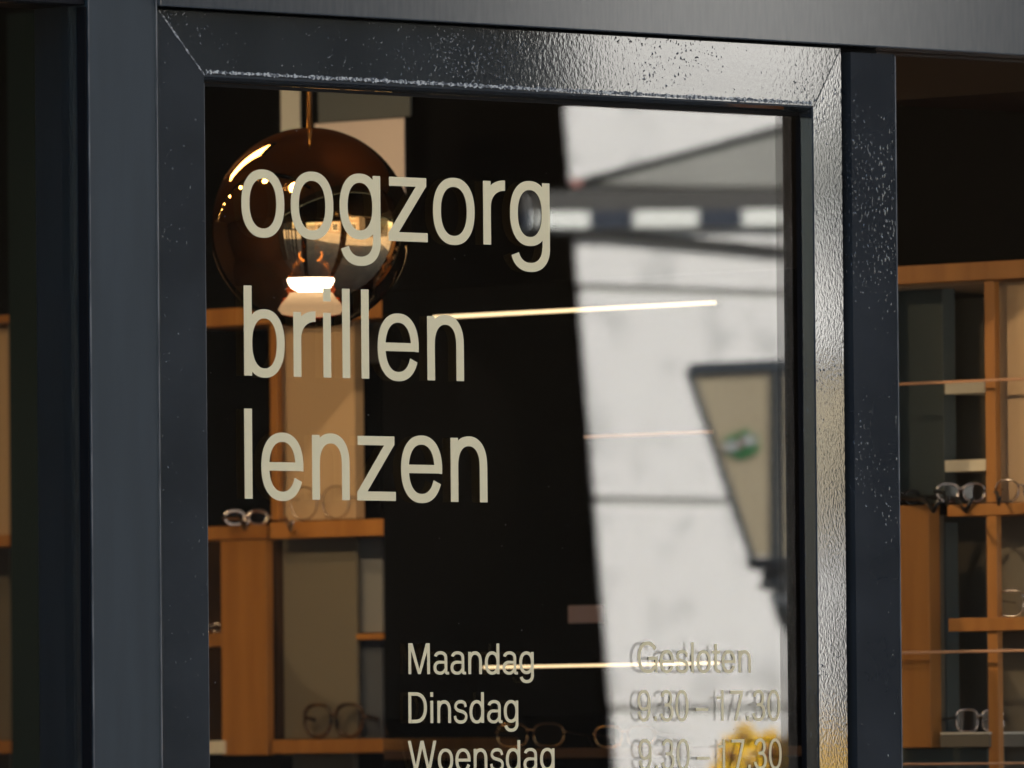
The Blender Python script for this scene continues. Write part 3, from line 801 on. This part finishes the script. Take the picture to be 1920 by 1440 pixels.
# ------------------------------------------------------------------ spectacles on the shelves
def sup(cx, cz, rx, rz, e, n=28, keel=0):
    P = []
    for i in range(n):
        a = 2*math.pi*i/n; c, s = math.cos(a), math.sin(a)
        z = rz*math.copysign(abs(s)**(2/e), s); x = rx*math.copysign(abs(c)**(2/e), c)
        x *= 1 + keel*z/rz
        P.append(Vector((cx+x, 0, cz+z)))
    return P
TORT = mat('tortoise_acetate', (.09, .045, .02), .25); vary(TORT, (.012, .008, .006), (.10, .05, .02), 70, 2)
METAL = mat('polished_wire', (.46, .41, .37), .22, metal=1)
GOLD = mat('gold_wire', (.75, .45, .2), .25, metal=1)
BLK = mat('black_acetate', (.012, .012, .012), .3)
PURP = mat('purple_acetate', (.35, .22, .38), .3)
def spectacles(label, px, py, x, wpx, rz, rim, e=2.4, rr=.0016, keel=.08, asp=.82, temple=None, tl=.13, fold=0, tilt=0):
    """px,py: where the middle of the pair touches its shelf; wpx: full width in the frame"""
    base_ = atx(px, py, x)
    o = empty('spectacles', label, 'glasses', base_, 'spectacles on the shelves')
    k_ = (base_-CAM).length/FPX
    vis = abs(math.cos(rz+HEAD))
    W = wpx*k_/max(vis, .35)
    lw_ = W*.5*.86; rx = lw_/2; rzz = rx*asp; cx = W*.25
    rm = Matrix.Rotation(rz, 3, 'Z') @ Matrix.Rotation(tilt, 3, 'X')
    def put(bm):
        for v in bm.verts: v.co = base_ + rm @ v.co
        return bm
    bm = B()
    for s in (-1, 1): tube(bm, [Vector((s*cx*1.03, 0, rzz+rr)) + q - Vector((0, 0, 0)) for q in sup(0, 0, rx, rzz, e, keel=keel)], rr, 6, True)
    z1 = rzz*1.35
    tube(bm, [(-W*.05, 0, z1), (-W*.02, -.002, z1+.003), (W*.02, -.002, z1+.003), (W*.05, 0, z1)], rr*1.1, 6)
    fr = obj('rim', put(bm), rim, o, True)
    bm = B()
    for s in (-1, 1):
        vs = [bm.verts.new(Vector((s*cx*1.03, .0006, rzz+rr)) + q) for q in sup(0, 0, rx, rzz, e, keel=keel)]
        bm.faces.new(vs)
    obj('lens', put(bm), LENS, o)
    for s in (-1, 1):
        bm = B()
        hx = s*(W*.5+.001)
        tube(bm, [(s*W*.47, 0, z1), (hx, .004, z1), (hx, tl*.4, z1-.002), (hx*.99, tl*.72, z1-.004), (hx*.97, tl*.9, z1-.018), (hx*.96, tl, max(.003, z1-.034))], rr*1.1, 6)
        obj('temple', put(bm), temple or rim, o, True)
    return o
spectacles('tortoiseshell spectacles on the bottom board of the left shelf', 626, 1385, XF+.014, 116, R(-82), TORT, 2.5, .0024, .12, .95, tl=.045)
spectacles('thin wire rimmed spectacles standing in front of the beige panel', 600, 975, XF+.007, 118, R(-82), METAL, 2.1, .0008, .05, .95)
spectacles('polished metal spectacles on the left end of the middle board', 462, 987, XF+.02, 84, R(150), mat('bright_wire', (.95, .86, .78), .18, metal=1), 2.3, .0022, .05, .7)
spectacles('pale spectacles low behind the left stile of the door', 396, 1188, XF+.04, 36, R(120), METAL, 2.3, .0018, .05, .9)
spectacles('amber rimmed spectacles on the dark ledge below the word Dinsdag', 995, 1402, XF+.02, 132, R(-60), GOLD, 2.7, .0009, .06, .74)
spectacles('amber rimmed spectacles on the dark ledge at the edge of the white reflection', 1172, 1402, XF+.02, 118, R(-60), GOLD, 2.7, .0009, .06, .74)
spectacles('metal spectacles with black tips on the board behind the right window', 1802, 943, XF+.03, 96, R(140), METAL, 2.4, .0018, .05, .8, BLK)
spectacles('black spectacles partly hidden by the navy post on the right', 1694, 948, XF+.02, 60, R(160), BLK, 2.4, .0026, .05, .8)
spectacles('clear rimless spectacles against the beige panel at the right edge', 1915, 943, XF+.005, 100, R(-70), METAL, 2.2, .0009, .05, .9)
spectacles('wire spectacles on the lower board at the right edge', 1925, 1157, XF+.02, 112, R(-70), METAL, 2.8, .0010, .05, .9)
spectacles('rectangular clear spectacles with black temples on the small cream ledge', 1838, 1373, XF+.03, 96, R(-30), METAL, 3.2, .0012, .03, .95, BLK)
spectacles('spectacles on the far left shelf at the edge of the photo', 0, 1006, XF+.03, 60, R(-50), TORT, 2.2, .0016, .05, .9)
